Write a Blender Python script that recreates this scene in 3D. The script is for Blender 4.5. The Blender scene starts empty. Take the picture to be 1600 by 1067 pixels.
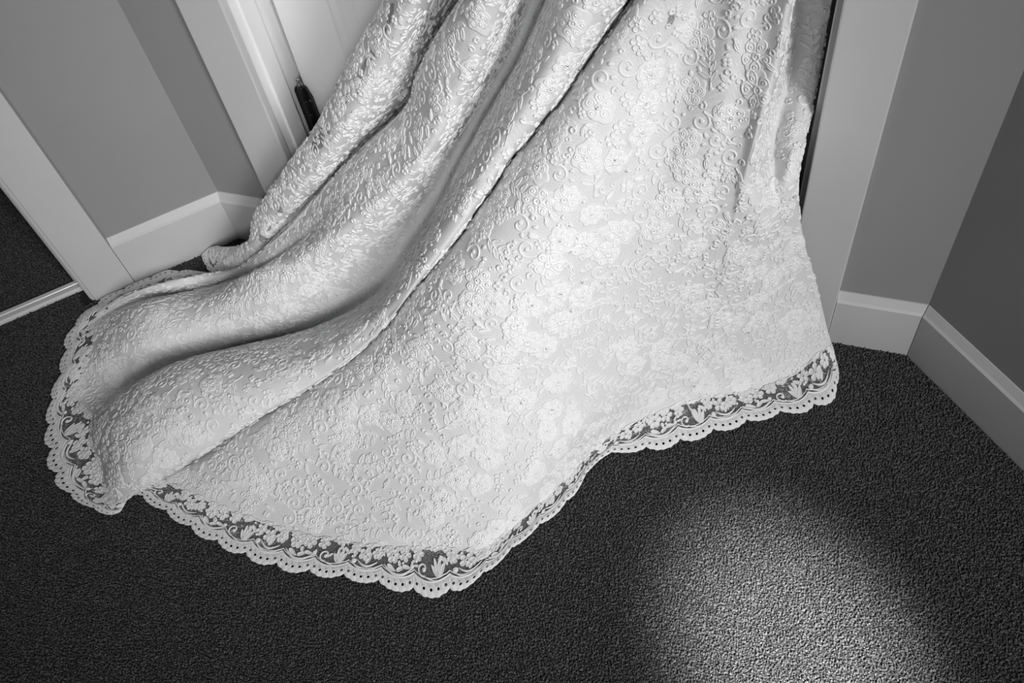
import bpy, math, random
import numpy as np
from mathutils import Matrix, Vector
random.seed(7); rng = np.random.default_rng(7)
scn = bpy.context.scene
C = scn.collection

# ------------------------------------------------------------------ camera
F = 1408.43; H = 1.35; TH = 0.472845          # focal length in px (1600 wide), eye height, heading
def _basis():
    d = np.array([1007.907 - 800, 1568.976 - 533.5, F]); d /= np.linalg.norm(d)
    fw = np.array([0, 0, 1.0]); Y = fw - d * (fw @ d); Y /= np.linalg.norm(Y)
    Z = -d; X = np.cross(Y, Z); R0 = np.array([X, Y, Z])
    c, s = math.cos(TH), math.sin(TH)
    return np.array([[c, -s, 0], [s, c, 0], [0, 0, 1]]) @ R0
R = _basis()
cam_d = bpy.data.cameras.new('camera'); cam_d.sensor_width = 36; cam_d.lens = F / 1600 * 36
cam_d.clip_start = 0.02
cam = bpy.data.objects.new('camera', cam_d); C.objects.link(cam); scn.camera = cam
M = Matrix.Identity(4)
for i in range(3):
    M[i][0] = R[i, 0]; M[i][1] = -R[i, 1]; M[i][2] = -R[i, 2]
M[2][3] = H
cam.matrix_world = M
# the room frame: x runs along the door wall, y into it
q = math.sqrt(.5)
dL, dD, dR = 1.12674 * H, .762092 * H, .656335 * H   # distance of the three skirting faces from the eye's foot
WALLS = {'L': ((q, q), (-q, q), dL), 'D': ((1, 0), (0, 1), dD), 'R': ((q, -q), (q, q), dR)}
def wp(k, s, d, z):
    u, n, d0 = WALLS[k]
    return (u[0] * s + n[0] * (d0 + d), u[1] * s + n[1] * (d0 + d), z)

# ------------------------------------------------------------------ light
world = bpy.data.worlds.new('world'); scn.world = world; world.use_nodes = True
world.node_tree.nodes['Background'].inputs[0].default_value = (1, 1, 1, 1)
world.node_tree.nodes['Background'].inputs[1].default_value = 0.065
def look(o, target):
    d = Vector(target) - o.location
    o.rotation_euler = d.to_track_quat('-Z', 'Y').to_euler()
# soft daylight from the tall window further along the right-hand wall
a = bpy.data.lights.new('window_daylight', 'AREA'); a.shape = 'RECTANGLE'; a.size = 1.1; a.size_y = 1.2
a.energy = 11.5; a.spread = math.radians(54)
ao = bpy.data.objects.new('window_daylight', a); C.objects.link(ao)
ao.location = wp('R', 1.70, -0.06, 1.85); look(ao, (-0.12, 0.80, 0.28))
# narrow fill lamp, added behind the camera to brighten the recessed door
a2 = bpy.data.lights.new('door_fill', 'AREA'); a2.shape = 'RECTANGLE'; a2.size = 0.5; a2.size_y = 0.7
a2.energy = 1.15; a2.spread = math.radians(29)
ao2 = bpy.data.objects.new('door_fill', a2); C.objects.link(ao2)
ao2.location = (0.55, -1.6, 2.0); look(ao2, (-0.84, 1.05, 0.52))
# low sun slipping past the right-hand window on to the carpet
sp = bpy.data.lights.new('sunbeam', 'SPOT'); sp.energy = 2200; sp.spot_size = math.radians(7.6); sp.spot_blend = 1.0
sp.shadow_soft_size = 0.05
so = bpy.data.objects.new('sunbeam', sp); C.objects.link(so)
so.location = (1.5, -1.1, 2.3); look(so, (0.115, 0.46, 0.0))
vs = scn.view_settings
vs.view_transform = 'Standard'; vs.look = 'None'; vs.gamma = 1; vs.use_curve_mapping = False; vs.exposure = 0.12

# ------------------------------------------------------------------ materials
def mat(name, col, rough=.6, spec=.3, metallic=0, noise=None, bump=None, sheen=0):
    """noise=(scale, low, high): grey-level variation; bump=(kind, scale, strength, distance)"""
    m = bpy.data.materials.new(name); m.use_nodes = True
    nt = m.node_tree; b = nt.nodes['Principled BSDF']
    b.inputs['Base Color'].default_value = (col, col, col, 1)
    b.inputs['Roughness'].default_value = rough
    b.inputs['Specular IOR Level'].default_value = spec
    b.inputs['Metallic'].default_value = metallic
    if sheen: b.inputs['Sheen Weight'].default_value = sheen
    tc = nt.nodes.new('ShaderNodeTexCoord')
    if noise:
        n = nt.nodes.new('ShaderNodeTexNoise'); n.inputs['Scale'].default_value = noise[0]; n.inputs['Detail'].default_value = 3
        r = nt.nodes.new('ShaderNodeMapRange'); r.inputs[1].default_value = .3; r.inputs[2].default_value = .7
        r.inputs[3].default_value = noise[1]; r.inputs[4].default_value = noise[2]
        nt.links.new(tc.outputs['Object'], n.inputs['Vector']); nt.links.new(n.outputs[0], r.inputs[0])
        nt.links.new(r.outputs[0], b.inputs['Base Color'])
    if bump:
        kind, sc, st, di = bump
        if kind == 'noise':
            t = nt.nodes.new('ShaderNodeTexNoise'); t.inputs['Detail'].default_value = 4; o = t.outputs[0]
        else:
            t = nt.nodes.new('ShaderNodeTexVoronoi'); t.feature = 'DISTANCE_TO_EDGE'; o = t.outputs[0]
        t.inputs['Scale'].default_value = sc
        bp = nt.nodes.new('ShaderNodeBump'); bp.inputs['Strength'].default_value = st; bp.inputs['Distance'].default_value = di
        nt.links.new(tc.outputs['Object'], t.inputs['Vector']); nt.links.new(o, bp.inputs['Height'])
        nt.links.new(bp.outputs[0], b.inputs['Normal'])
    return m
def net_mat(name, col, cell, lo, hi):
    """fine tulle: threads on the cell edges of a small voronoi, open between them"""
    m = bpy.data.materials.new(name); m.use_nodes = True; nt = m.node_tree
    b = nt.nodes['Principled BSDF']; b.inputs['Base Color'].default_value = (col, col, col, 1); b.inputs['Roughness'].default_value = .8
    out = nt.nodes['Material Output']
    tc = nt.nodes.new('ShaderNodeTexCoord'); v = nt.nodes.new('ShaderNodeTexVoronoi'); v.feature = 'DISTANCE_TO_EDGE'
    v.inputs['Scale'].default_value = cell; v.inputs['Randomness'].default_value = .55
    r = nt.nodes.new('ShaderNodeMapRange'); r.inputs[1].default_value = lo; r.inputs[2].default_value = hi
    r.inputs[3].default_value = 1; r.inputs[4].default_value = 0
    t = nt.nodes.new('ShaderNodeBsdfTransparent'); mx = nt.nodes.new('ShaderNodeMixShader')
    nt.links.new(tc.outputs['Object'], v.inputs['Vector']); nt.links.new(v.outputs[0], r.inputs[0])
    nt.links.new(r.outputs[0], mx.inputs[0]); nt.links.new(t.outputs[0], mx.inputs[1]); nt.links.new(b.outputs[0], mx.inputs[2])
    nt.links.new(mx.outputs[0], out.inputs[0])
    return m
def cloth_mat():
    """satin lining seen through a fine net: thread lines lighter than the cells"""
    m = mat('netted_satin', .66, .65, .25)
    nt = m.node_tree; b = nt.nodes['Principled BSDF']
    tc = nt.nodes.new('ShaderNodeTexCoord'); v = nt.nodes.new('ShaderNodeTexVoronoi'); v.feature = 'DISTANCE_TO_EDGE'
    v.inputs['Scale'].default_value = 520; v.inputs['Randomness'].default_value = .5
    r = nt.nodes.new('ShaderNodeMapRange'); r.inputs[1].default_value = .02; r.inputs[2].default_value = .3
    r.inputs[3].default_value = .82; r.inputs[4].default_value = .66
    bp = nt.nodes.new('ShaderNodeBump'); bp.invert = True; bp.inputs['Strength'].default_value = .35; bp.inputs['Distance'].default_value = .0006
    nt.links.new(tc.outputs['Object'], v.inputs['Vector']); nt.links.new(v.outputs[0], r.inputs[0])
    nt.links.new(r.outputs[0], b.inputs['Base Color']); nt.links.new(v.outputs[0], bp.inputs['Height'])
    nt.links.new(bp.outputs[0], b.inputs['Normal'])
    return m
MAT = dict(
    wall=mat('wall_paint', .31, .75, .2, noise=(3, .30, .32), bump=('noise', 240, .12, .001)),
    trim=mat('gloss_trim_paint', .60, .42, .4, noise=(9, .59, .61), bump=('noise', 60, .05, .001)),
    door=mat('white_door_paint', .80, .45, .4, noise=(5, .87, .89)),
    carpet=mat('carpet_backing', .03, .95, .05, noise=(300, .015, .05)),
    pile=mat('carpet_wool', .06, .95, .05, noise=(260, .016, .17), sheen=.1),
    metal=mat('aluminium_bar', .92, .3, .8, .15, bump=('noise', 400, .08, .0005)),
    hinge=mat('dark_bronze', .02, .28, .6, .3),
    screw=mat('worn_screw', .35, .35, .5, .9),
    cloth=cloth_mat(), lace=mat('lace_cord', .85, .75, .25, bump=('noise', 900, .35, .0008)),
    net=net_mat('tulle_net', .62, 480, .02, .085),
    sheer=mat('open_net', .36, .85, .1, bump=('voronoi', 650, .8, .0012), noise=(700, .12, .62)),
    pearl=mat('pearl_bead', .80, .22, .6), crystal=mat('crystal_sequin', 1.0, .22, 1.0, .9))

# ------------------------------------------------------------------ mesh helpers
def link(name, me, parent=None, m=None, kind=None, label=None, cat=None, group=None, smooth=False):
    o = bpy.data.objects.new(name, me); C.objects.link(o)
    if parent: o.parent = parent
    if m: me.materials.append(MAT[m])
    if smooth: me.polygons.foreach_set('use_smooth', np.ones(len(me.polygons), bool))
    for k, v in (('kind', kind), ('label', label), ('category', cat), ('group', group)):
        if v: o[k] = v
    return o
def pyd(name, v, f):
    me = bpy.data.meshes.new(name); me.from_pydata([tuple(map(float, p)) for p in v], [], [tuple(map(int, g)) for g in f]); me.update(); return me
def quadmesh(name, V, Q, tri=False):
    n = 3 if tri else 4; V = np.asarray(V, np.float32); Q = np.asarray(Q, np.int32)
    me = bpy.data.meshes.new(name); me.vertices.add(len(V)); me.vertices.foreach_set('co', V.ravel())
    me.loops.add(Q.size); me.loops.foreach_set('vertex_index', Q.ravel())
    me.polygons.add(len(Q)); me.polygons.foreach_set('loop_start', np.arange(0, Q.size, n, dtype=np.int32))
    me.update(calc_edges=True); me.validate(); return me
def extrude(k, prof, s0, s1, m0=0., m1=0.):
    """profile [(d,z)] swept along wall k from s0 to s1; m0/m1 mitre the ends"""
    n = len(prof); v = [wp(k, s0 + m0 * d, d, z) for d, z in prof] + [wp(k, s1 + m1 * d, d, z) for d, z in prof]
    f = [(i, (i + 1) % n, n + (i + 1) % n, n + i) for i in range(n)] + [tuple(range(n))[::-1], tuple(range(n, 2 * n))]
    return v, f
def join(*vf):
    V, Fc = [], []
    for v, f in vf:
        o = len(V); V += list(v); Fc += [tuple(i + o for i in g) for g in f]
    return V, Fc
def rect(d0, d1, z0, z1): return [(d0, z0), (d0, z1), (d1, z1), (d1, z0)]
def bevel(o, w=.002, seg=2):
    b = o.modifiers.new('bevel', 'BEVEL'); b.width = w; b.segments = seg; b.limit_method = 'ANGLE'; return o
def fixn(me):
    import bmesh
    bm = bmesh.new(); bm.from_mesh(me); bmesh.ops.recalc_face_normals(bm, faces=bm.faces); bm.to_mesh(me); bm.free(); return me
def struct(name, vf, m, parent=None, bev=0):
    o = link(name, fixn(pyd(name, *vf)), parent, m, None if parent else 'structure')
    if bev: bevel(o, bev)
    return o

# ------------------------------------------------------------------ room shell
WF = .013                                   # wall face behind the skirting face
ZT = 2.35
xL = dD - dL / q; xR = dR / q - dD          # the two inner corners along the door wall
sL = q * (xL + dD); sR = q * (xR - dD)      # the same corners along the side walls
XJ0, XJ1 = -.908, .006                      # door opening
floor_v = [(-3.2, -2.2, 0), (3.2, -2.2, 0), (3.2, 2.6, 0), (-3.2, 2.6, 0), (-3.2, -2.2, -.05), (3.2, -2.2, -.05), (3.2, 2.6, -.05), (-3.2, 2.6, -.05)]
floor = struct('floor', (floor_v, [(0, 1, 2, 3), (7, 6, 5, 4), (0, 4, 5, 1), (1, 5, 6, 2), (2, 6, 7, 3), (3, 7, 4, 0)]), 'carpet')
SO0, SO1 = -1.20, -.378                      # opening in the left wall
struct('wall_left', join(extrude('L', rect(WF, .13, 0, ZT), SO1, sL, 0, .4142),
                         extrude('L', rect(WF, .13, 0, ZT), -2.6, SO0),
                         extrude('L', rect(WF, .13, 2.05, ZT), SO0, SO1)), 'wall')
struct('wall_back', join(extrude('D', rect(WF, .17, 0, ZT), xL, XJ0 - .02, -.4142, 0),
                         extrude('D', rect(WF, .17, 0, ZT), XJ1 + .02, xR, 0, .4142),
                         extrude('D', rect(WF, .17, 2.05, ZT), XJ0 - .02, XJ1 + .02)), 'wall')
struct('wall_right', extrude('R', rect(WF, .17, 0, ZT), sR, 3.2, -.4142, 0), 'wall')
HB, HT = .110, .128
skp = [(0, 0), (0, HB), (.004, HB + .004), (.011, HT), (WF, HT), (WF, 0)]
struct('baseboard_left', extrude('L', skp, -.2965, sL, 0, .4142), 'trim')
struct('baseboard_back', extrude('D', skp, xL, -.994, -.4142, 0), 'trim')
struct('baseboard_door_side', extrude('D', skp, .090, xR, 0, .4142), 'trim')
s_joint = .392
struct('baseboard_right', join(extrude('R', skp, sR + .0012, s_joint - .0007, -.4142, 0), extrude('R', skp, s_joint + .0007, 3.0)), 'trim')
# door casings
struct('trim_1', extrude('D', [(-.004, 0), (-.004, ZT - .2), (WF, ZT - .2), (WF, 0)], -.994, XJ0), 'trim', bev=.0025)
struct('trim_2', extrude('D', [(-.004, 0), (-.004, ZT - .2), (WF, ZT - .2), (WF, 0)], XJ1, .089), 'trim', bev=.0025)
struct('trim_3', extrude('L', [(-.002, 0), (-.002, ZT - .2), (WF, ZT - .2), (WF, 0)], -.384, -.2975), 'trim', bev=.0025)
# door linings: left jamb with its moulded stop, right jamb, head
JD = .105
struct('trim_4', join(extrude('D', rect(WF, .17, 0, 2.05), XJ0 - .02, XJ0 - .004), extrude('D', rect(.035, .075, 0, 2.05), XJ0 - .004, XJ0 + .002)), 'door', bev=.002)
struct('trim_5', join(extrude('D', rect(WF, .17, 0, 2.05), XJ1 + .004, XJ1 + .02), extrude('D', rect(.02, .06, 0, 2.05), XJ1 - .008, XJ1 + .004)), 'trim', bev=.002)
struct('trim_6', join(extrude('L', rect(.004, .13, 0, 2.05), -.390, -.379), extrude('L', rect(.010, .016, 0, 2.05), -.3935, -.390)), 'trim', bev=.001)
struct('trim_7', extrude('L', rect(.040, .075, .03, 2.05), -.405, -.3905), 'trim', bev=.003)
# the closed white door in its recess, with raised panels and a hinge
dx0, dx1 = XJ0 + .012, XJ1 - .014
door = struct('door_1', extrude('D', rect(JD, JD + .04, .012, 2.03), dx0, dx1), 'door', bev=.002)
def panel(x0, x1, z0, z1):
    w = .022; d = JD
    v = [wp('D', x, dd, z) for (a_, dd) in ((0, d), (w * .45, d - .006), (w, d + .004), (w + .03, d - .001)) for x, z in
         ((x0 + a_, z0 + a_), (x1 - a_, z0 + a_), (x1 - a_, z1 - a_), (x0 + a_, z1 - a_))]
    f = [(4 * r + i, 4 * r + (i + 1) % 4, 4 * r + 4 + (i + 1) % 4, 4 * r + 4 + i) for r in range(3) for i in range(4)] + [(12, 13, 14, 15)]
    return v, f
for (x0, x1) in ((-.792, -.49), (-.40, -.10)):
    for (z0, z1) in ((.22, .85), (1.0, 1.88)):
        struct('door_panel', panel(x0, x1, z0, z1), 'door', door)
def lathe(prof, n=14, cx=0, cy=0):
    v = [(cx + r * math.cos(2 * math.pi * i / n), cy + r * math.sin(2 * math.pi * i / n), z) for r, z in prof for i in range(n)]
    f = [(r * n + i, r * n + (i + 1) % n, (r + 1) * n + (i + 1) % n, (r + 1) * n + i) for r in range(len(prof) - 1) for i in range(n)]
    f += [tuple(range(n))[::-1], tuple(range((len(prof) - 1) * n, len(prof) * n))]
    return v, f
HX, HY, HZ = XJ0 + .010, dD + JD - .008, .235       # hinge axis and lower end
def hinge_part(name, vf, m, par, smooth=True):
    return link(name, fixn(pyd(name, *vf)), par, m, smooth=smooth)
h_body = hinge_part('hinge', join(*[lathe([(.0066, HZ + k * .03 + .0007), (.0070, HZ + k * .03 + .002), (.0070, HZ + k * .03 + .028), (.0066, HZ + k * .03 + .0293)], 16, HX, HY) for k in range(4)]), 'hinge', door)
h_body['label'] = 'dark bronze butt hinge with finial tip'
hinge_part('hinge_finial', lathe([(.004, HZ + .12), (.0062, HZ + .123), (.0045, HZ + .127), (.003, HZ + .131), (.0042, HZ + .134), (.001, HZ + .139)], 14, HX, HY), 'screw', h_body)
def leaf_plate(sx):
    pts = [(0, 0), (.030, .0), (.034, .012), (.034, .098), (.020, .118), (0, .122)]
    y0 = HY + .002
    v = [(HX + sx * x, y0 + .012 * x / .034 * (-.6) , HZ + z) for x, z in pts] + [(HX + sx * x, y0 + .004 + .012 * x / .034 * (-.6), HZ + z) for x, z in pts]
    n = len(pts); f = [tuple(range(n)), tuple(range(n, 2 * n))[::-1]] + [(i, (i + 1) % n, n + (i + 1) % n, n + i) for i in range(n)]
    return v, f
for sx in (-1, 1):
    pl = hinge_part('hinge_leaf', leaf_plate(sx * .55), 'hinge', h_body, False)
for zz in (.03, .09):
    sv, sf = lathe([(.0035, 0), (.0035, .0012), (.0022, .0018)], 10)
    hinge_part('screw', ([(HX + .0125 + x, HY - .0015 - z, HZ + zz + y) for x, y, z in sv], sf), 'screw', h_body)
# bright metal bar across the left doorway
tb = struct('threshold_bar', extrude('L', [(.046, 0), (.046, .0055), (.050, .0085), (.060, .0085), (.0615, .0065), (.064, .0065), (.0655, .0085), (.074, .0085), (.078, .0055), (.078, 0)], -1.15, -.392), 'metal')
del tb['kind']
tb['label'] = 'bright metal threshold bar across the carpeted doorway'; tb['category'] = 'threshold bar'

# ------------------------------------------------------------------ the dress: fold lines measured on the photograph, set at their real height
def ray(px, py): return R @ np.array([px - 800, py - 533.5, F])
def atz(px, py, z):
    r = ray(px, py); return np.array([0, 0, H]) + r * (z - H) / r[2]
# height of the underlying cone of cloth, known along ten guide lines (each hangs in its own vertical plane)
GUIDE = [(600, 0, .689), (545, 95, .58), (490, 200, .434), (440, 270, .311), (405, 320, .208), (318, 395, .012),
 (710, 0, .698), (640, 150, .534), (530, 255, .376), (440, 340, .205), (345, 425, .012), (720, 0, .699), (650, 120, .57), (630, 200, .49),
 (540, 320, .33), (400, 420, .16), (250, 455, .075), (125, 600, .012), (835, 30, .681), (790, 110, .612), (740, 190, .536), (660, 330, .382),
 (590, 440, .238), (480, 530, .125), (300, 560, .085), (125, 640, .012), (985, 0, .718), (930, 74, .667), (870, 160, .601), (724, 360, .425),
 (660, 440, .34), (580, 537, .225), (487, 603, .145), (380, 665, .085), (297, 722, .045), (186, 792, .010), (880, 200, .579), (760, 400, .411),
 (640, 600, .200), (520, 740, .062), (420, 820, .010), (1050, 0, .723), (980, 200, .582), (900, 400, .425), (820, 600, .235), (740, 750, .09),
 (690, 850, .010), (1120, 0, .727), (1080, 200, .562), (1030, 400, .363), (980, 550, .18), (940, 690, .012), (1235, 0, .734), (1193, 190, .59),
 (1170, 350, .413), (1150, 500, .18), (1130, 615, .010), (1300, 0, .738), (1245, 260, .495), (1255, 370, .33), (1285, 480, .13), (1303, 555, .012),
 (160, 500, .02), (150, 700, .02)]
GD = np.array(GUIDE); GX = GD[:, :2] / 500.
def tps(r): return np.where(r > 1e-9, r * r * np.log(r + 1e-12), 0)
_A = tps(np.linalg.norm(GX[:, None] - GX[None], axis=2)) + 4e-3 * np.eye(len(GX))
_P = np.c_[np.ones(len(GX)), GX]
_K = np.block([[_A, _P], [_P.T, np.zeros((3, 3))]])
_W = np.linalg.solve(_K, np.r_[GD[:, 2], 0, 0, 0])
def zbase(px, py):
    x = np.array([px, py]) / 500.
    return float(tps(np.linalg.norm(GX - x, axis=1)) @ _W[:-3] + _W[-3] + x @ _W[-2:])
# columns: (fold line from the top edge to the lining's edge, (height offset at top, middle, low), hem edge point)
COLS = [
 ([(640, 0), (590, 95), (535, 200), (490, 270), (455, 320), (430, 350), (415, 368), (385, 384), (345, 388)], (-.07, -.07, -.0), (330, 384)),
 ([(613, 0), (558, 95), (504, 200), (454, 272), (420, 320), (405, 352), (400, 372), (370, 384), (338, 386)], (-.03, -.035, -.0), (320, 383)),
 ([(601, 0), (546, 95), (491, 200), (441, 268), (409, 315), (394, 345), (391, 368), (368, 386), (334, 392)], (.0, .0, .005), (315, 390)),
 ([(650, 0), (600, 95), (555, 175), (497, 262), (450, 318), (420, 352), (400, 374), (372, 394), (336, 402)], (.03, .035, .012), (316, 404)),
 ([(690, 0), (655, 80), (622, 150), (565, 215), (500, 285), (450, 335), (408, 380), (378, 404), (342, 414)], (-.05, -.02, .0), (322, 420)),
 ([(716, 0), (668, 85), (642, 150), (585, 205), (525, 262), (455, 342), (408, 390), (385, 412), (350, 424)], (-.11, -.07, -.02), (335, 428)),
 ([(719, 0), (676, 70), (648, 130), (640, 160), (588, 212), (528, 268), (458, 347), (410, 390), (384, 411), (356, 426), (336, 433)], (-.02, -.035, .0), (310, 424)),
 ([(721, 0), (680, 62), (651, 122), (638, 163), (588, 214), (528, 270), (458, 348), (410, 391), (378, 414), (335, 430), (282, 441)], (.01, -.015, .02), (250, 423)),
 ([(724, 0), (685, 60), (656, 120), (641, 164), (591, 217), (531, 273), (461, 351), (410, 394), (352, 427), (285, 436), (228, 450), (198, 461)], (.025, -.005, .028), (158, 466)),
 ([(731, 0), (693, 60), (665, 120), (650, 170), (598, 224), (538, 280), (468, 358), (415, 402), (350, 434), (285, 448), (212, 463), (170, 481)], (.035, .01, .0), (120, 499)),
 ([(740, 0), (705, 65), (675, 130), (655, 185), (606, 240), (546, 295), (474, 370), (420, 410), (352, 440), (285, 456), (205, 471), (160, 494)], (.045, .02, -.035), (105, 520)),
 ([(757, 0), (722, 75), (688, 142), (662, 200), (614, 262), (552, 318), (475, 380), (400, 424), (320, 455), (240, 474), (180, 492), (152, 512)], (.05, .035, .02), (96, 553)),
 ([(780, 0), (748, 80), (712, 150), (678, 218), (628, 285), (560, 345), (475, 405), (390, 450), (310, 485), (220, 515), (143, 540)], (.045, .045, .035), (90, 585)),
 ([(808, 0), (775, 80), (738, 155), (702, 218), (652, 292), (600, 352), (520, 422), (430, 472), (330, 512), (230, 545), (132, 568)], (-.012, .0, .01), (80, 612)),
 ([(832, 0), (796, 85), (757, 155), (715, 228), (668, 314), (618, 390), (565, 452), (462, 507), (345, 540), (235, 572), (125, 596)], (-.075, -.07, -.04), (74, 636)),
 ([(846, 0), (806, 88), (768, 155), (723, 232), (677, 320), (626, 400), (587, 455), (476, 515), (357, 546), (250, 585), (122, 628)], (-.075, -.085, -.065), (70, 662)),
 ([(858, 0), (817, 90), (779, 157), (734, 236), (687, 326), (636, 405), (596, 462), (482, 518), (362, 547), (262, 574), (196, 612), (163, 640), (142, 652)], (-.015, -.015, .04), (69, 690)),
 ([(882, 0), (842, 88), (798, 165), (750, 243), (700, 328), (650, 405), (598, 474), (492, 537), (370, 572), (272, 605), (200, 645), (160, 672), (142, 688)], (.03, .02, .072), (74, 728)),
 ([(915, 0), (872, 85), (824, 165), (772, 246), (718, 330), (666, 405), (600, 488), (505, 562), (385, 615), (275, 660), (190, 705), (158, 728)], (.04, .03, .07), (84, 752)),
 ([(948, 0), (898, 80), (847, 160), (788, 245), (728, 338), (672, 412), (600, 500), (512, 576), (398, 640), (290, 695), (200, 748), (165, 768)], (.03, .025, .05), (108, 776)),
 ([(973, 0), (921, 74), (863, 160), (792, 250), (720, 358), (656, 438), (576, 535), (487, 602), (384, 663), (300, 718), (225, 764), (190, 785)], (.01, .015, .03), (182, 803)),
 ([(985, 0), (932, 75), (873, 161), (800, 251), (722, 363), (652, 444), (566, 540), (472, 606), (366, 668), (290, 716), (240, 742), (215, 752)], (-.055, -.05, -.06), (205, 770)),
 ([(992, 0), (938, 75), (879, 161), (806, 254), (731, 363), (666, 442), (586, 540), (496, 606), (396, 668), (318, 722), (275, 746), (256, 754)], (-.01, -.005, -.01), (220, 779)),
 ([(1008, 0), (958, 85), (902, 175), (834, 275), (760, 376), (690, 470), (610, 568), (515, 640), (415, 704), (340, 755), (300, 772)], (.015, .01, .005), (262, 806)),
 ([(1030, 0), (985, 100), (930, 200), (870, 300), (800, 400), (720, 510), (640, 600), (540, 690), (440, 760), (352, 795)], (.015, .008, .0), (318, 842)),
 ([(1060, 0), (1020, 100), (970, 210), (915, 310), (860, 410), (790, 530), (710, 640), (620, 740), (540, 805), (455, 830)], (.01, .0, .0), (425, 888)),
 ([(1090, 0), (1060, 100), (1020, 210), (975, 320), (925, 430), (865, 550), (790, 660), (720, 750), (660, 815), (580, 852)], (-.005, -.008, .0), (560, 910)),
 ([(1115, 0), (1085, 110), (1050, 220), (1010, 340), (960, 450), (905, 560), (850, 650), (790, 735), (735, 810), (690, 858)], (-.004, -.004, .012), (692, 934)),
 ([(1135, 0), (1105, 120), (1070, 240), (1030, 360), (985, 470), (940, 570), (890, 650), (840, 715), (790, 790), (754, 856)], (.0, .004, .03), (742, 910)),
 ([(1150, 0), (1122, 120), (1092, 240), (1055, 360), (1015, 470), (975, 560), (935, 625), (890, 690), (850, 750), (822, 804)], (.004, .004, .036), (818, 845)),
 ([(1165, 0), (1140, 120), (1112, 240), (1080, 360), (1045, 470), (1010, 560), (975, 615), (940, 660), (905, 705), (880, 752)], (.004, .003, .025), (888, 786)),
 ([(1185, 0), (1160, 120), (1135, 240), (1105, 360), (1075, 470), (1045, 550), (1015, 600), (988, 632), (962, 662), (942, 690)], (.0, -.003, .008), (942, 716)),
 ([(1210, 0), (1185, 120), (1160, 240), (1135, 360), (1110, 460), (1088, 540), (1068, 580), (1050, 608), (1036, 626), (1025, 645)], (.002, .0, .0), (1030, 704)),
 ([(1232, 0), (1210, 110), (1186, 195), (1160, 300), (1138, 400), (1128, 480), (1122, 540), (1118, 580), (1116, 600), (1115, 620)], (.010, .006, .0), (1135, 674)),
 ([(1238, 0), (1219, 110), (1197, 195), (1185, 300), (1180, 400), (1184, 470), (1187, 530), (1189, 570), (1190, 590), (1191, 606)], (-.11, .0, .0), (1220, 650)),
 ([(1256, 0), (1238, 110), (1216, 200), (1210, 300), (1216, 400), (1228, 470), (1236, 520), (1240, 550), (1243, 567), (1246, 582)], (-.15, -.02, .0), (1276, 641)),
 ([(1280, 0), (1260, 110), (1240, 200), (1231, 270), (1240, 370), (1258, 440), (1271, 490), (1278, 520), (1281, 535), (1283, 548)], (-.14, -.02, .0), (1307, 620)),
 ([(1300, 0), (1280, 110), (1262, 200), (1247, 270), (1255, 370), (1275, 440), (1287, 490), (1294, 520), (1297, 532), (1299, 540)], (-.14, -.03, -.0), (1310, 588)),
 ([(1290, 0), (1270, 110), (1254, 200), (1240, 270), (1248, 370), (1268, 440), (1281, 490), (1289, 515), (1294, 524), (1297, 530)], (-.16, -.08, -.0), (1304, 556)),
]
def resample(P, t):
    """centripetal catmull-rom through P (n,3) at fractions t of its length"""
    P = np.asarray(P, float); d = np.linalg.norm(np.diff(P, axis=0), axis=1) ** .75 + 1e-6
    k = np.r_[0, np.cumsum(d)]; k /= k[-1]
    return cr(P, k, t)
def cr(P, k, t):
    n = len(P); m = np.zeros_like(P)
    dk = np.diff(k)[:, None]; sl = np.diff(P, axis=0) / dk
    m[1:-1] = (sl[:-1] * dk[1:] + sl[1:] * dk[:-1]) / (dk[1:] + dk[:-1]); m[0] = sl[0]; m[-1] = sl[-1]
    i = np.clip(np.searchsorted(k, t, 'right') - 1, 0, n - 2); h = (k[i + 1] - k[i])[:, None]; x = ((t - k[i])[:, None]) / h
    return (2 * x**3 - 3 * x**2 + 1) * P[i] + (x**3 - 2 * x**2 + x) * h * m[i] + (-2 * x**3 + 3 * x**2) * P[i + 1] + (x**3 - x**2) * h * m[i + 1]
def prof_dz(ci, t, dz):
    end = max(dz[2] * .35, -.005)
    if pts_right(ci): return np.interp(t, [0, .30, .46, .88, 1], [dz[0], dz[0] * .85, dz[1], dz[2], end])
    if dz[2] >= .04: return np.interp(t, [0, .5, .85, .965, 1], [dz[0], dz[1], dz[2], dz[2] * .85, 0])
    return np.interp(t, [0, .5, .88, 1], [dz[0], dz[1], dz[2], end])
def pts_right(ci): return COLS[ci][0][0][0] > 1235
NV, NT, NH, SUB = 220, 26, 10, 13
NROW = NT + NV + NH - 1
NC = len(COLS)
rows = np.zeros((NC, NROW, 3))
ZMIN = .0075
ZLIM = 2.0
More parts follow.
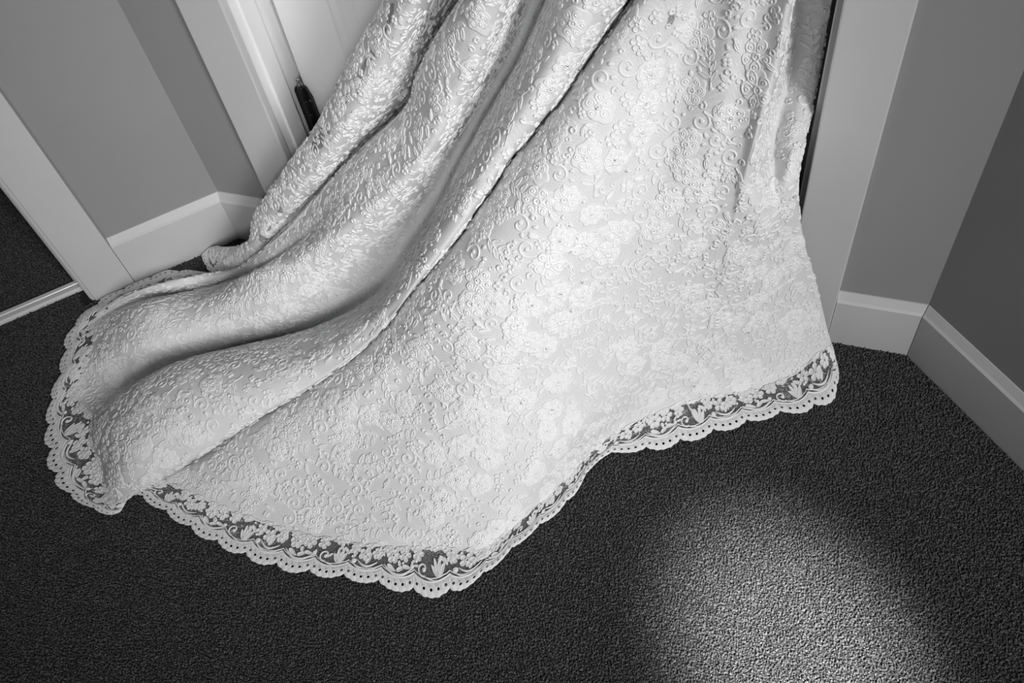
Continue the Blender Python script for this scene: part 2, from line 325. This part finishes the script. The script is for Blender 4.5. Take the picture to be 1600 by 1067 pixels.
for ci, (pts, dz, hem) in enumerate(COLS):
    P = np.array(pts, float); l = np.r_[0, np.cumsum(np.linalg.norm(np.diff(P, axis=0), axis=1))]; l /= l[-1]
    Q = []
    for (px, py), t in zip(pts, l):
        z = zbase(px, py) + prof_dz(ci, t, dz)
        z = max(z, ZMIN)
        p = atz(px, py, z); lim = dD + .085
        if p[1] > lim: r = ray(px, py); p = np.array([0, 0, H]) + r * lim / r[1]
        Q.append(p)
    Q = np.array(Q)
    rows[ci, NT:NT + NV] = resample(Q, np.linspace(0, 1, NV))
    T = rows[ci, NT].copy(); ax = np.array([-.27, 1.0]); up = rows[ci, NT] - rows[ci, NT + 8]; dzT = 1.30 - T[2]
    m0 = up[:2] / max(up[2], .01) * dzT; tgt = ax + (T[:2] - ax) * .42
    for k in range(NT):                      # the skirt goes on up, gathering towards the waist
        g = (NT - k) / NT
        xy = (2*g**3 - 3*g**2 + 1) * T[:2] + (g**3 - 2*g**2 + g) * m0 + (3*g**2 - 2*g**3) * tgt
        rows[ci, k] = (xy[0], min(xy[1], dD + .085), T[2] + dzT * g)
    P1 = rows[ci, NT + NV - 1]; P2 = atz(hem[0], hem[1], .0062)
    for k in range(1, NH):
        w = k / (NH - 1); p = P1 * (1 - w) + P2 * w; p[2] = P2[2] + (P1[2] - P2[2]) * (1 - w) ** 1.5
        rows[ci, NT + NV - 1 + k] = p
# keep the cloth off the walls
def offwall(A):
    for k in 'LDR':
        u, n, d0 = WALLS[k]; lim = d0 - .006
        if k == 'D':
            inside = (A[..., 0] > XJ0 + .01) & (A[..., 0] < XJ1 - .012); L_ = np.where(inside, d0 + .088, lim)
        else: L_ = lim
        e = np.maximum(A[..., 0] * n[0] + A[..., 1] * n[1] - L_, 0); A[..., 0] -= e * n[0]; A[..., 1] -= e * n[1]
    return A
NU = (NC - 1) * SUB + 1
ufr = np.linspace(0, NC - 1, NU)
G = np.zeros((NU, NROW, 3))
# common knots along u: mean spacing of neighbouring fold lines, eased
sp_ = np.linalg.norm(np.diff(rows, axis=0), axis=2)
for j in range(NROW):
    d = (sp_[:, j] ** .6) + .012; k = np.r_[0, np.cumsum(d)]
    G[:, j] = cr(rows[:, j], k, np.interp(ufr, np.arange(NC), k))
G[..., 2] = np.maximum(G[..., 2], .006)
G = offwall(G)
# soft small-scale slackness of the fabric
def smooth(A, it=1):
    for _ in range(it):
        B = A.copy(); B[1:-1, 1:-1] = .5 * A[1:-1, 1:-1] + .125 * (A[2:, 1:-1] + A[:-2, 1:-1] + A[1:-1, 2:] + A[1:-1, :-2]); A = B
    return A
G = smooth(G, 2)
Gu = np.gradient(G, axis=0); Gv = np.gradient(G, axis=1)
Nn = np.cross(Gu, Gv); nl = np.linalg.norm(Nn, axis=2, keepdims=True); Nn = Nn / np.maximum(nl, 1e-12)
if (Nn * (np.array([0, 0, H]) - G)).sum(-1).mean() < 0: Nn = -Nn
area = nl[..., 0]
def ev(A, u, v):
    u = np.clip(u, 0, NU - 1.001); v = np.clip(v, 0, NROW - 1.001)
    i = u.astype(int); j = v.astype(int); a_ = (u - i)[:, None]; b_ = (v - j)[:, None]
    return (A[i, j] * (1 - a_) + A[i + 1, j] * a_) * (1 - b_) + (A[i, j + 1] * (1 - a_) + A[i + 1, j + 1] * a_) * b_
def on(u, v, h):
    P = ev(G, u, v) + ev(Nn, u, v) * h[:, None]; P[:, 2] = np.maximum(P[:, 2], .0045); return P
def project(P):
    c = (P - np.array([0, 0, H])) @ R; return np.c_[800 + F * c[:, 0] / c[:, 2], 533.5 + F * c[:, 1] / c[:, 2]]

dress = bpy.data.objects.new('wedding_dress', None); C.objects.link(dress)
dress.location = (0, 0, 0)
dress['label'] = 'white lace wedding dress with its train spread over the dark carpet'; dress['category'] = 'dress'
VL = NT + NV - 1                             # row of the lining's edge
def gridmesh(name, j0, j1):
    n = j1 - j0 + 1; V = G[:, j0:j1 + 1].reshape(-1, 3)
    i, j = np.meshgrid(np.arange(NU - 1), np.arange(n - 1), indexing='ij'); b = (i * n + j).ravel()
    return quadmesh(name, V, np.c_[b, b + n, b + n + 1, b + 1])
link('skirt', gridmesh('skirt', 0, VL), dress, 'cloth', smooth=True)
link('hem_net', gridmesh('hem_net', VL, VL + NH - 3), dress, 'net', smooth=True, label='sheer net at the hem')

# ------------------------------------------------------------------ lace motifs (flat patterns with relief, laid on the cloth)
class Tm:
    def __init__(s): s.v = []; s.f = []
    def ringset(s, rings, close_center=True):
        o = len(s.v); n = len(rings[0])
        for r in rings: s.v += r
        for k in range(len(rings) - 1):
            for i in range(n): s.f.append((o + k * n + i, o + k * n + (i + 1) % n, o + (k + 1) * n + (i + 1) % n, o + (k + 1) * n + i))
        if close_center:
            c = len(s.v); l = o + (len(rings) - 1) * n
            x = sum(p[0] for p in rings[-1]) / n; y = sum(p[1] for p in rings[-1]) / n
            s.v.append((x, y, rings[-1][0][2])); s.f += [(l + i, l + (i + 1) % n, c) for i in range(n)]
    def petal(s, bx, by, ang, L, W, hh=.0015, n=12, pointed=False, rim=True):
        out = []
        for i in range(n):
            t = 2 * math.pi * i / n
            x = L * .5 * (1 - math.cos(t)); y = W * .5 * math.sin(t)
            if pointed: y *= (1 - .55 * (x / L) ** 1.5)
            else: y *= .62 + .5 * (x / L)
            out.append((x, y))
        cx, cy = L * .55, 0; ca, sa = math.cos(ang), math.sin(ang)
        def R_(sc, h): return [(bx + ca * (cx + (x - cx) * sc) - sa * y * sc, by + sa * (cx + (x - cx) * sc) + ca * y * sc, h) for x, y in out]
        s.ringset([R_(1, 0.0), R_(.96, hh), R_(.80, hh * 1.0), R_(.68, hh * .42), R_(.3, hh * .62)] if rim else [R_(1, 0.0), R_(.9, hh), R_(.4, hh * 1.15)])
    def annulus(s, x, y, ro, ri, hh=.0014, n=12):
        def R_(r, h): return [(x + r * math.cos(2 * math.pi * i / n), y + r * math.sin(2 * math.pi * i / n), h) for i in range(n)]
        s.ringset([R_(ro, 0), R_(ro * .85 + ri * .15, hh), R_(ro * .3 + ri * .7, hh), R_(ri, .0002)], False)
    def stroke(s, pts, w, hh=.0014):
        o = len(s.v); n = len(pts)
        for i in range(n):
            a_ = pts[max(i - 1, 0)]; b_ = pts[min(i + 1, n - 1)]; dx, dy = b_[0] - a_[0], b_[1] - a_[1]; l = math.hypot(dx, dy) or 1
            nx, ny = -dy / l, dx / l; ww = (w[i] if isinstance(w, list) else w) * .5
            x, y = pts[i]
            s.v += [(x - nx * ww, y - ny * ww, 0), (x - nx * ww * .55, y - ny * ww * .55, hh), (x + nx * ww * .55, y + ny * ww * .55, hh), (x + nx * ww, y + ny * ww, 0)]
        for i in range(n - 1):
            for k in range(3): s.f.append((o + i * 4 + k, o + i * 4 + k + 1, o + i * 4 + k + 5, o + i * 4 + k + 4))
    def disc(s, x, y, r, hh=.0015, n=10):
        def R_(q_, h): return [(x + q_ * math.cos(2 * math.pi * i / n), y + q_ * math.sin(2 * math.pi * i / n), h) for i in range(n)]
        s.ringset([R_(r, 0), R_(r * .85, hh), R_(r * .4, hh * 1.2)])
    def arr(s): return np.array(s.v), s.f
def spiral(x, y, r0, turns, a0, dirn=1, n=22):
    return [(x + r0 * (1 - .82 * i / n) * math.cos(a0 + dirn * turns * 2 * math.pi * i / n), y + r0 * (1 - .82 * i / n) * math.sin(a0 + dirn * turns * 2 * math.pi * i / n)) for i in range(n + 1)]
def t_flower(np_=6, L=.0105, W=.0105, inner=True):
    t = Tm()
    for i in range(np_):
        a_ = 2 * math.pi * i / np_ + random.uniform(-.12, .12)
        t.petal(.0032 * math.cos(a_), .0032 * math.sin(a_), a_, L * random.uniform(.85, 1.12), W * random.uniform(.85, 1.05))
        if inner: t.annulus(.0095 * math.cos(a_), .0095 * math.sin(a_), .0020, .0010, .0021, 8)
    t.annulus(0, 0, .0042, .0020, .0022); return t
def t_blossom():
    t = Tm()
    for i in range(5):
        a_ = 2 * math.pi * i / 5 + .3
        t.petal(.0015 * math.cos(a_), .0015 * math.sin(a_), a_, .0068, .0068, n=10)
    t.annulus(0, 0, .0024, .0011, .0022, 8); return t
def t_spray():
    t = Tm(); n = 14; bend = random.uniform(.6, 1.2)
    st = [(.034 * i / n - .014, .010 * math.sin(bend * 2.2 * i / n) - .004) for i in range(n + 1)]
    t.stroke(st, .0016)
    for k in range(2, n, 2):
        x, y = st[k]; sd = 1 if k % 4 else -1
        t.petal(x, y, sd * random.uniform(.7, 1.1), .0125 * (1 - .4 * k / n) + .003, .0055, pointed=True, n=10)
    t.petal(*st[-1], .3, .009, .005, pointed=True, n=10)
    t.disc(st[0][0] - .002, st[0][1], .0022); return t
def t_scroll():
    t = Tm()
    s1 = spiral(0, 0, .0115, 1.15, 2.2); t.stroke(s1, [.0034 - .0016 * i / len(s1) for i in range(len(s1))])
    t.disc(*s1[-1], .0026)
    x0, y0 = s1[0]; tail = [(x0 - .0016 * i, y0 - .011 * math.sin(i / 12 * 1.8)) for i in range(13)]; t.stroke(tail, .0026)
    for i in range(4):
        a_ = 2.2 + 1.0 + i * .75; t.petal(.0125 * math.cos(a_), .0125 * math.sin(a_), a_, .0065, .005, n=10, rim=False)
    t.annulus(tail[-1][0], tail[-1][1], .0028, .0012, n=8); return t
def t_leaf():
    t = Tm(); t.petal(-.006, 0, 0, .0135, .0062, pointed=True, n=12); t.stroke([(-.009, 0), (-.003, .0003), (.004, 0)], .0009, .0018); return t
def t_floret():
    t = Tm()
    for i in range(4): a_ = i * math.pi / 2 + .4; t.disc(.0030 * math.cos(a_), .0030 * math.sin(a_), .0027, .0014, 8)
    return t
def t_eyelet():
    t = Tm(); t.annulus(0, 0, .0036, .0017, .0018, 10); return t
def t_comma():
    t = Tm(); s1 = spiral(0, 0, .0058, .8, random.uniform(0, 6), random.choice((1, -1)), 14)
    t.stroke(s1, [.0022 - .0008 * i / 15 for i in range(15)]); t.disc(*s1[-1], .0017, n=8); return t
def place(tv, u0, v0, ang, sc):
    """local pattern coordinates (metres) -> surface; None where the cloth is too sharply folded"""
    u0 = np.array([u0]); v0 = np.array([v0]); Pu = ev(Gu, u0, v0)[0]; Pv = ev(Gv, u0, v0)[0]
    e1 = Pu / (np.linalg.norm(Pu) + 1e-9); n = np.cross(Pu, Pv); ln = np.linalg.norm(n)
    if ln < 1e-7: return None
    e2 = np.cross(n / ln, e1); J = np.array([[Pu @ e1, Pv @ e1], [Pu @ e2, Pv @ e2]])
    Ji = np.linalg.inv(J); ca, sa = math.cos(ang) * sc, math.sin(ang) * sc
    xy = np.c_[tv[:, 0] * ca - tv[:, 1] * sa, tv[:, 0] * sa + tv[:, 1] * ca]; d = xy @ Ji.T
    u = u0[0] + d[:, 0]; v = v0[0] + d[:, 1]
    if u.min() < 0 or u.max() > NU - 1.01 or v.min() < 1 or v.max() > VL + 4: return None
    P = on(u, v, tv[:, 2] * sc + .0003)
    r0 = np.abs(xy).max(); c = ev(G, u0, v0)[0]; r1 = np.linalg.norm(P - c, axis=1).max()
    if r1 > 1.9 * r0 or r1 < .5 * r0: return None
    return P
# scatter over the surface by true area, spaced as in the photograph
def candidates(n, j0=2, j1=VL - 3):
    w = area[:, j0:j1].copy(); w /= w.sum(); idx = rng.choice(w.size, n, p=w.ravel())
    u = idx // (j1 - j0) + rng.random(n); v = idx % (j1 - j0) + j0 + rng.random(n)
    return np.clip(u, 1, NU - 2), v
class Hash:
    def __init__(s, cell): s.c = cell; s.d = {}
    def near(s, p, r):
        k = tuple((p // s.c).astype(int)); m = int(math.ceil((r + .03) / s.c))
        for a_ in range(-m, m + 1):
            for b_ in range(-m, m + 1):
                for c_ in range(-m, m + 1):
                    for (x, rr) in s.d.get((k[0] + a_, k[1] + b_, k[2] + c_), ()):
                        if (x[0] - p[0])**2 + (x[1] - p[1])**2 + (x[2] - p[2])**2 < (r + rr) ** 2: return True
        return False
    def add(s, p, r): s.d.setdefault(tuple((p // s.c).astype(int)), []).append((p, r))
hs = Hash(.03)
BIG = dict(lace_flower=[t_flower(6), t_flower(5, .0125, .012), t_flower(7, .0105, .0092)], lace_leaf_spray=[t_spray(), t_spray(), t_spray()], lace_scroll=[t_scroll(), t_scroll()])
BIG = {k: [t.arr() for t in v] for k, v in BIG.items()}
RAD = dict(lace_flower=.0165, lace_leaf_spray=.0155, lace_scroll=.0135)
MSC = dict(lace_flower=1.42, lace_leaf_spray=1.32, lace_scroll=1.22)
stuffV, stuffF = [], []; nst = 0
beads = []; sparks = []
def add_stuff(P, f):
    global nst
    stuffV.append(P); stuffF.extend([tuple(i + nst for i in g) for g in f]); nst += len(P)
def t_patch():
    """lobed, closely worked ground behind a flower"""
    t = Tm(); n = 40; l = random.randint(6, 9); ph = random.random() * 6
    out = [(.0172 * (1 + .14 * math.sin(2 * a_ + ph) + .10 * math.sin(3 * a_ + 2 * ph) + .24 * abs(math.sin(l * a_ / 2))) , a_) for a_ in (2 * math.pi * i / n for i in range(n))]
    t.ringset([[(r_ * k_ * math.cos(a_), r_ * k_ * math.sin(a_), h_) for r_, a_ in out] for k_, h_ in ((1, 0), (.97, .0009), (.88, .0010), (.6, .0004))]); return t
PATCH = [t_patch().arr() for _ in range(4)]
count = {k: 0 for k in BIG}
def inview(p, m=70):
    x, y = project(p[None])[0]; return -m < x < 1600 + m and -m < y < 1067 + m
cu, cv = candidates(9000)
for u0, v0 in zip(cu, cv):
    p = ev(G, np.array([u0]), np.array([v0]))[0]
    if not inview(p, 130): continue
    kind = random.choices(list(BIG), (5, 3, 3))[0]; r = RAD[kind]
    if hs.near(p, r): continue
    tv, tf = random.choice(BIG[kind]); ang_ = random.uniform(0, 6.28); P = place(tv * [1, 1, .72], u0, v0, ang_, MSC[kind] * random.uniform(.86, 1.12))
    if P is None: continue
    hs.add(p, r)
    if kind == 'lace_flower':
        beads.append((u0, v0, .0019))
        for pv_, pf_ in (random.choice(PATCH),):
            Pp = place(pv_, u0, v0, ang_, random.uniform(.9, 1.15))
            if Pp is not None: add_stuff(Pp, pf_)
        if random.random() < .45: sparks.append((u0, v0))
    if count[kind] < 298 and inview(p, 10):
        count[kind] += 1; link(kind, pyd(kind, P, tf), dress, 'lace', smooth=True)
    else: add_stuff(P, tf)
SMALL = [t.arr() for t in (t_blossom(), t_blossom(), t_leaf(), t_leaf(), t_floret(), t_eyelet(), t_comma(), t_comma(), t_comma())]
SR = [.0075, .0075, .0062, .0062, .0050, .0040, .0056, .0056, .0056]
cu, cv = candidates(26000)
for u0, v0 in zip(cu, cv):
    p = ev(G, np.array([u0]), np.array([v0]))[0]
    if not inview(p, 40): continue
    k = random.randrange(len(SMALL))
    if hs.near(p, SR[k] * .86): continue
    P = place(SMALL[k][0], u0, v0, random.uniform(0, 6.28), random.uniform(.95, 1.3))
    if P is None: continue
    hs.add(p, SR[k] * .86); add_stuff(P, SMALL[k][1])
    if k < 2 and random.random() < .6: beads.append((u0, v0, .0014))
    elif random.random() < .06: sparks.append((u0, v0))

# ------------------------------------------------------------------ scalloped hem
mid = .5 * (G[:, VL] + G[:, VL + NH - 1]) * .4 + G[:, VL + NH - 1] * .6
sl_ = np.r_[0, np.cumsum(np.linalg.norm(np.diff(mid, axis=0), axis=1))]; STOT = sl_[-1]
PER = .0585; NS = int(STOT / PER)
def hemP(a_, w, h, k):
    """a in scallop periods from scallop k, w 0 at the lining .. 1 at the edge"""
    s = (k + a_) * STOT / NS; u = np.interp(np.clip(s, 0, STOT), sl_, np.arange(NU)); v = VL + np.clip(w, -1.2, 1) * (NH - 1)
    P = ev(G, u, v); N_ = ev(Nn, u, v); N_[:, 2] = np.abs(N_[:, 2]); P = P + N_ * h[:, None]; P[:, 2] = np.maximum(P[:, 2], .0045); return P
def outer(a_): return .845 + .155 * math.sin(math.pi * min(max(a_, 0), 1)) ** .8
def t_band():
    t = Tm(); n = 5; BW = .30
    for c in range(n):
        a0, a1 = c / n, (c + 1) / n; am = (a0 + a1) / 2; wc = outer(am) - .52 * BW; N = 20
        ho, hm, hi = [], [], []
        for i in range(N):
            th = 2 * math.pi * (i + .5) / N; dx, dy = math.cos(th), math.sin(th)
            m_ = max(abs(dx), abs(dy)); ex, ey = dx / m_, dy / m_          # square direction
            A = am + ex * .5 / n; 
            wo = outer(A) + .012 * math.cos(math.pi * ex) ; wi = outer(A) - BW
            W_ = (wo + wi) / 2 + ey * (wo - wi) / 2
            ho.append((A, W_, .0002 if abs(ey) > .999 else .0015)); hm.append((am + (A - am) * .82, wc + (W_ - wc) * .82, .0017))
            hi.append((am + .036 * dx, wc + .034 * dy, .0012))
        hr = [(am + .056 * dx_, wc + .052 * dy_, .0024) for dx_, dy_ in ((math.cos(2 * math.pi * (i + .5) / N), math.sin(2 * math.pi * (i + .5) / N)) for i in range(N))]
        hg = [(am + (x - am) * 1.35, wc + (y - wc) * 1.35, .0008) for x, y, _ in hr]
        t.ringset([ho, hm, hg, hr, hi], False)
    # cord along the inner rim
    t.stroke([(i / 14, outer(i / 14) - BW - .015) for i in range(15)], .03, .0022)
    return t
def arc(a0, a1, wtop, depth, n=14): return [(a0 + (a1 - a0) * i / n, wtop + depth * math.sin(math.pi * i / n)) for i in range(n + 1)]
AS = .75                                     # local aspect: one period is about 1/.75 of the hem width
def hp(t, a_, w, ang, L, W, **k):            # petal in hem space, isotropic in w units
    o = len(t.v); t.petal(0, 0, ang, L, W, **k)
    for i in range(o, len(t.v)): x, y, h = t.v[i]; t.v[i] = (a_ + x * 1.1, w + y, h)
def hdisc(t, a_, w, r):
    o = len(t.v); t.disc(0, 0, r, .0018)
    for i in range(o, len(t.v)): x, y, h = t.v[i]; t.v[i] = (a_ + x * 1.1, w + y, h)
def hflower(t, a_, w, r, n=5, a0=0):
    for i in range(n):
        g = a0 + 2 * math.pi * i / n; hp(t, a_ + .2 * r * 1.1 * math.cos(g), w + .2 * r * math.sin(g), g, r * .9, r * .9, n=10, hh=.0018)
    o = len(t.v); t.annulus(0, 0, r * .3, r * .14, .0024, 8)
    for i in range(o, len(t.v)): x, y, h = t.v[i]; t.v[i] = (a_ + x * 1.1, w + y, h)
def t_fill(kind):
    t = Tm()
    if kind == 0:                            # double crescent with a ball end
        t.stroke(arc(.10, .93, .50, .17), [.02 + .05 * math.sin(math.pi * i / 14) for i in range(15)], .0018)
        t.stroke(arc(.22, .84, .42, .14), [.015 + .045 * math.sin(math.pi * i / 14) for i in range(15)], .0018)
        hdisc(t, .14, .46, .07); hflower(t, .42, .26, .17); hflower(t, .80, .20, .15, 6); hp(t, .5, .5, -1.1, .22, .1, pointed=True)
        hflower(t, .08, .16, .14)
    elif kind == 1:                          # crescent carrying leaves
        t.stroke(arc(.06, .95, .44, .20), [.02 + .06 * math.sin(math.pi * i / 14) for i in range(15)], .0018)
        hp(t, .15, .42, .5, .30, .13, pointed=True); hp(t, .45, .55, -.5, .26, .12, pointed=True)
        hp(t, .62, .42, .1, .26, .12, pointed=True); hflower(t, .30, .20, .18, 6); hflower(t, .68, .16, .16); hdisc(t, .93, .40, .055)
        hp(t, .5, .3, 1.2, .2, .1, pointed=True)
    else:                                    # fan of leaves with a scroll
        for g, L in ((-2.2, .34), (-1.85, .44), (-1.5, .46), (-1.15, .36)): hp(t, .72, .60, g, L, .13, pointed=True)
        sp2 = spiral(0, 0, .17, .95, 1.2, 1, 16); t.stroke([(.27 + x * 1.1, .42 + y) for x, y in sp2], .045, .0018)
        hdisc(t, .27 + sp2[-1][0] * 1.1, .42 + sp2[-1][1], .05)
        t.stroke([(.36 + .5 * i / 8, .60 + .06 * math.sin(i / 8 * 3.1)) for i in range(9)], .035); hflower(t, .10, .12, .15); hp(t, .95, .3, -2.4, .25, .11, pointed=True)
    # motif row that straddles the lining's edge
    for a_ in (.05, .55): hflower(t, a_ + random.uniform(-.1, .1), random.uniform(-.14, .04), .15, random.choice((5, 6)), random.random())
    hp(t, .3, -.02, random.uniform(-.6, .6), .28, .12, pointed=True)
    for _ in range(9):                       # small leaves and dots crowding the ground
        a_, w = random.uniform(0, 1), random.uniform(-.05, .40)
        if random.random() < .7: hp(t, a_, w, random.uniform(0, 6.28), random.uniform(.12, .2), random.uniform(.06, .09), n=10, pointed=True)
        else: hdisc(t, a_, w, random.uniform(.03, .05))
    t.stroke([(i / 14, outer(i / 14) - .385 + .012 * math.sin(i * 3.1)) for i in range(15)], .022, .0016)
    return t
BAND = t_band().arr(); FILL = [t_fill(k % 3).arr() for k in range(9)]
for k in range(NS):
    for nm, (tv, tf) in (('hem_scallop', BAND), ('hem_lace_motif', FILL[k % 9])):
        P = hemP(tv[:, 0], tv[:, 1], tv[:, 2] + (.0004 if nm == 'hem_scallop' else .0008), k)
        link(nm, pyd(nm, P, tf), dress, 'lace', smooth=True)
V = np.concatenate(stuffV)
link('lace_ground_sprigs', pyd('lace_ground_sprigs', V, stuffF), dress, 'lace', 'stuff', 'small blossoms, leaves and curls of the lace', smooth=True)

# openings in the lace where only the bare net shows: strips laid on the cloth surface
from mathutils.bvhtree import BVHTree
_me = bpy.data.objects['skirt'].data
_bvh = BVHTree.FromPolygons([v.co[:] for v in _me.vertices], [p.vertices[:] for p in _me.polygons])
def hit(px, py):
    r = Vector(ray(px, py)).normalized(); loc, nn, _, _ = _bvh.ray_cast(Vector((0, 0, H)), r)
    if loc is None: return None
    if nn.dot(r) > 0: nn = -nn
    return loc + nn * .0006
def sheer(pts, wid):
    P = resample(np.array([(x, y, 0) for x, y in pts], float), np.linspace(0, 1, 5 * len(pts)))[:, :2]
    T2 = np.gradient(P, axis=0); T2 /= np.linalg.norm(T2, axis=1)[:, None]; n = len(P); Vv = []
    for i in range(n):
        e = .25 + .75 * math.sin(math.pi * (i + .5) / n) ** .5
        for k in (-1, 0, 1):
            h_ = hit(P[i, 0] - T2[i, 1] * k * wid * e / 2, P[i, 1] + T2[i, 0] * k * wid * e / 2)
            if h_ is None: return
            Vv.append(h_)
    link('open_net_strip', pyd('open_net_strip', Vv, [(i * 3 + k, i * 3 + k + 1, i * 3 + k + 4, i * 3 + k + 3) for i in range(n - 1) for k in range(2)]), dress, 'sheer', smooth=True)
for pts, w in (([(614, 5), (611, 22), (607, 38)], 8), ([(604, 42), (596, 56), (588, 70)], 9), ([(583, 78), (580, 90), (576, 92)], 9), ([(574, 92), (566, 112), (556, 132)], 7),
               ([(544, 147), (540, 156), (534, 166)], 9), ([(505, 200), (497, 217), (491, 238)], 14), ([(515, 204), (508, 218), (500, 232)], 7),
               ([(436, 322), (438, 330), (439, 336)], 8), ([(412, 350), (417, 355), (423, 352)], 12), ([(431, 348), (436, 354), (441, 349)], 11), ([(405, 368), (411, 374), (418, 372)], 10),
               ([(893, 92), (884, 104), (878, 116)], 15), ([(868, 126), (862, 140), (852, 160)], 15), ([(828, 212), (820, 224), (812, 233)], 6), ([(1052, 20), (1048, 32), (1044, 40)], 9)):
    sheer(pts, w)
# beads and crystals sewn on the lace
def ball_set(name, items, m, lab):
    n = 8; prof = [(.62, .0), (1, .35), (.85, .8), (.4, 1.05)]; V_, F_ = [], []; b0 = 0
    tv = np.array([(r * math.cos(2 * math.pi * i / n), r * math.sin(2 * math.pi * i / n), z) for r, z in prof for i in range(n)] + [(0, 0, 1.12)])
    tf = [(r * n + i, r * n + (i + 1) % n, (r + 1) * n + (i + 1) % n, (r + 1) * n + i) for r in range(3) for i in range(n)] + [(3 * n + i, 3 * n + (i + 1) % n, 4 * n) for i in range(n)]
    for u0, v0, r in items:
        c = ev(G, np.array([u0]), np.array([v0]))[0]; nn = ev(Nn, np.array([u0]), np.array([v0]))[0]; nn /= np.linalg.norm(nn)
        t1 = np.cross(nn, [0.3, 0.5, .81]); t1 /= np.linalg.norm(t1); t2 = np.cross(nn, t1)
        V_.append(c + nn * .0009 + r * (tv[:, :1] * t1 + tv[:, 1:2] * t2 + tv[:, 2:] * nn)); F_ += [tuple(i + b0 for i in g) for g in tf]; b0 += len(tv)
    link(name, pyd(name, np.concatenate(V_), F_), dress, m, 'stuff', lab, smooth=True)
ball_set('pearl_beads', beads, 'pearl', 'tiny pearl beads in the flower centres')
ball_set('crystal_sequins', [(u_ + random.uniform(-.8, .8), v_ + random.uniform(-.8, .8), .0021) for u_, v_ in sparks], 'crystal', 'tiny glinting crystal sequins')

# ------------------------------------------------------------------ carpet pile
sp_p = .0034
xs = np.arange(-2.1, .95, sp_p); ys = np.arange(-.1, 1.75, sp_p)
X, Y = np.meshgrid(xs, ys); X = X.ravel() + rng.uniform(-.45, .45, X.size) * sp_p; Y = Y.ravel() + rng.uniform(-.45, .45, Y.size) * sp_p
pp = project(np.c_[X, Y, np.zeros_like(X)])
ok = (pp[:, 0] > -150) & (pp[:, 0] < 1750) & (pp[:, 1] > -60) & (pp[:, 1] < 1230)
inL = -q * X + q * Y; sLq = q * X + q * Y
room = (inL < dL - .001) & (Y < dD - .001) & (q * X + q * Y < dR - .001)
beyond = (inL >= dL - .001) & (sLq < -.41) & (sLq > -1.2) & ~((inL > dL + .044) & (inL < dL + .08))
ok &= room | beyond
X, Y = X[ok], Y[ok]; n = len(X)
th = rng.uniform(0, 2 * np.pi, n); hgt = rng.uniform(.0022, .0042, n); rad = rng.uniform(.0014, .0023, n)
lean = rng.normal(0, .0011, (n, 2))
base = np.stack([np.stack([X + rad * np.cos(th + k * 2.094), Y + rad * np.sin(th + k * 2.094), np.zeros(n)], 1) for k in range(3)], 1)
top = np.stack([np.stack([X + lean[:, 0] + .62 * rad * np.cos(th + .5 + k * 2.094), Y + lean[:, 1] + .62 * rad * np.sin(th + .5 + k * 2.094), hgt * (.85 + .15 * rng.random(n))], 1) for k in range(3)], 1)
V = np.concatenate([base, top], 1).reshape(-1, 3); o = np.arange(n)[:, None] * 6
T_ = np.array([[3, 4, 5], [0, 1, 4], [0, 4, 3], [1, 2, 5], [1, 5, 4], [2, 0, 3], [2, 3, 5]])
me = quadmesh('carpet_pile', V, (o[:, :, None] + T_[None]).reshape(-1, 3), True)
link('carpet_pile', me, floor, 'pile', 'stuff', 'dark charcoal cut pile of the carpet')
print('DRESS', count, 'sprigs', len(stuffV), 'beads', len(beads), 'sparks', len(sparks), 'scallops', NS, 'tufts', n)
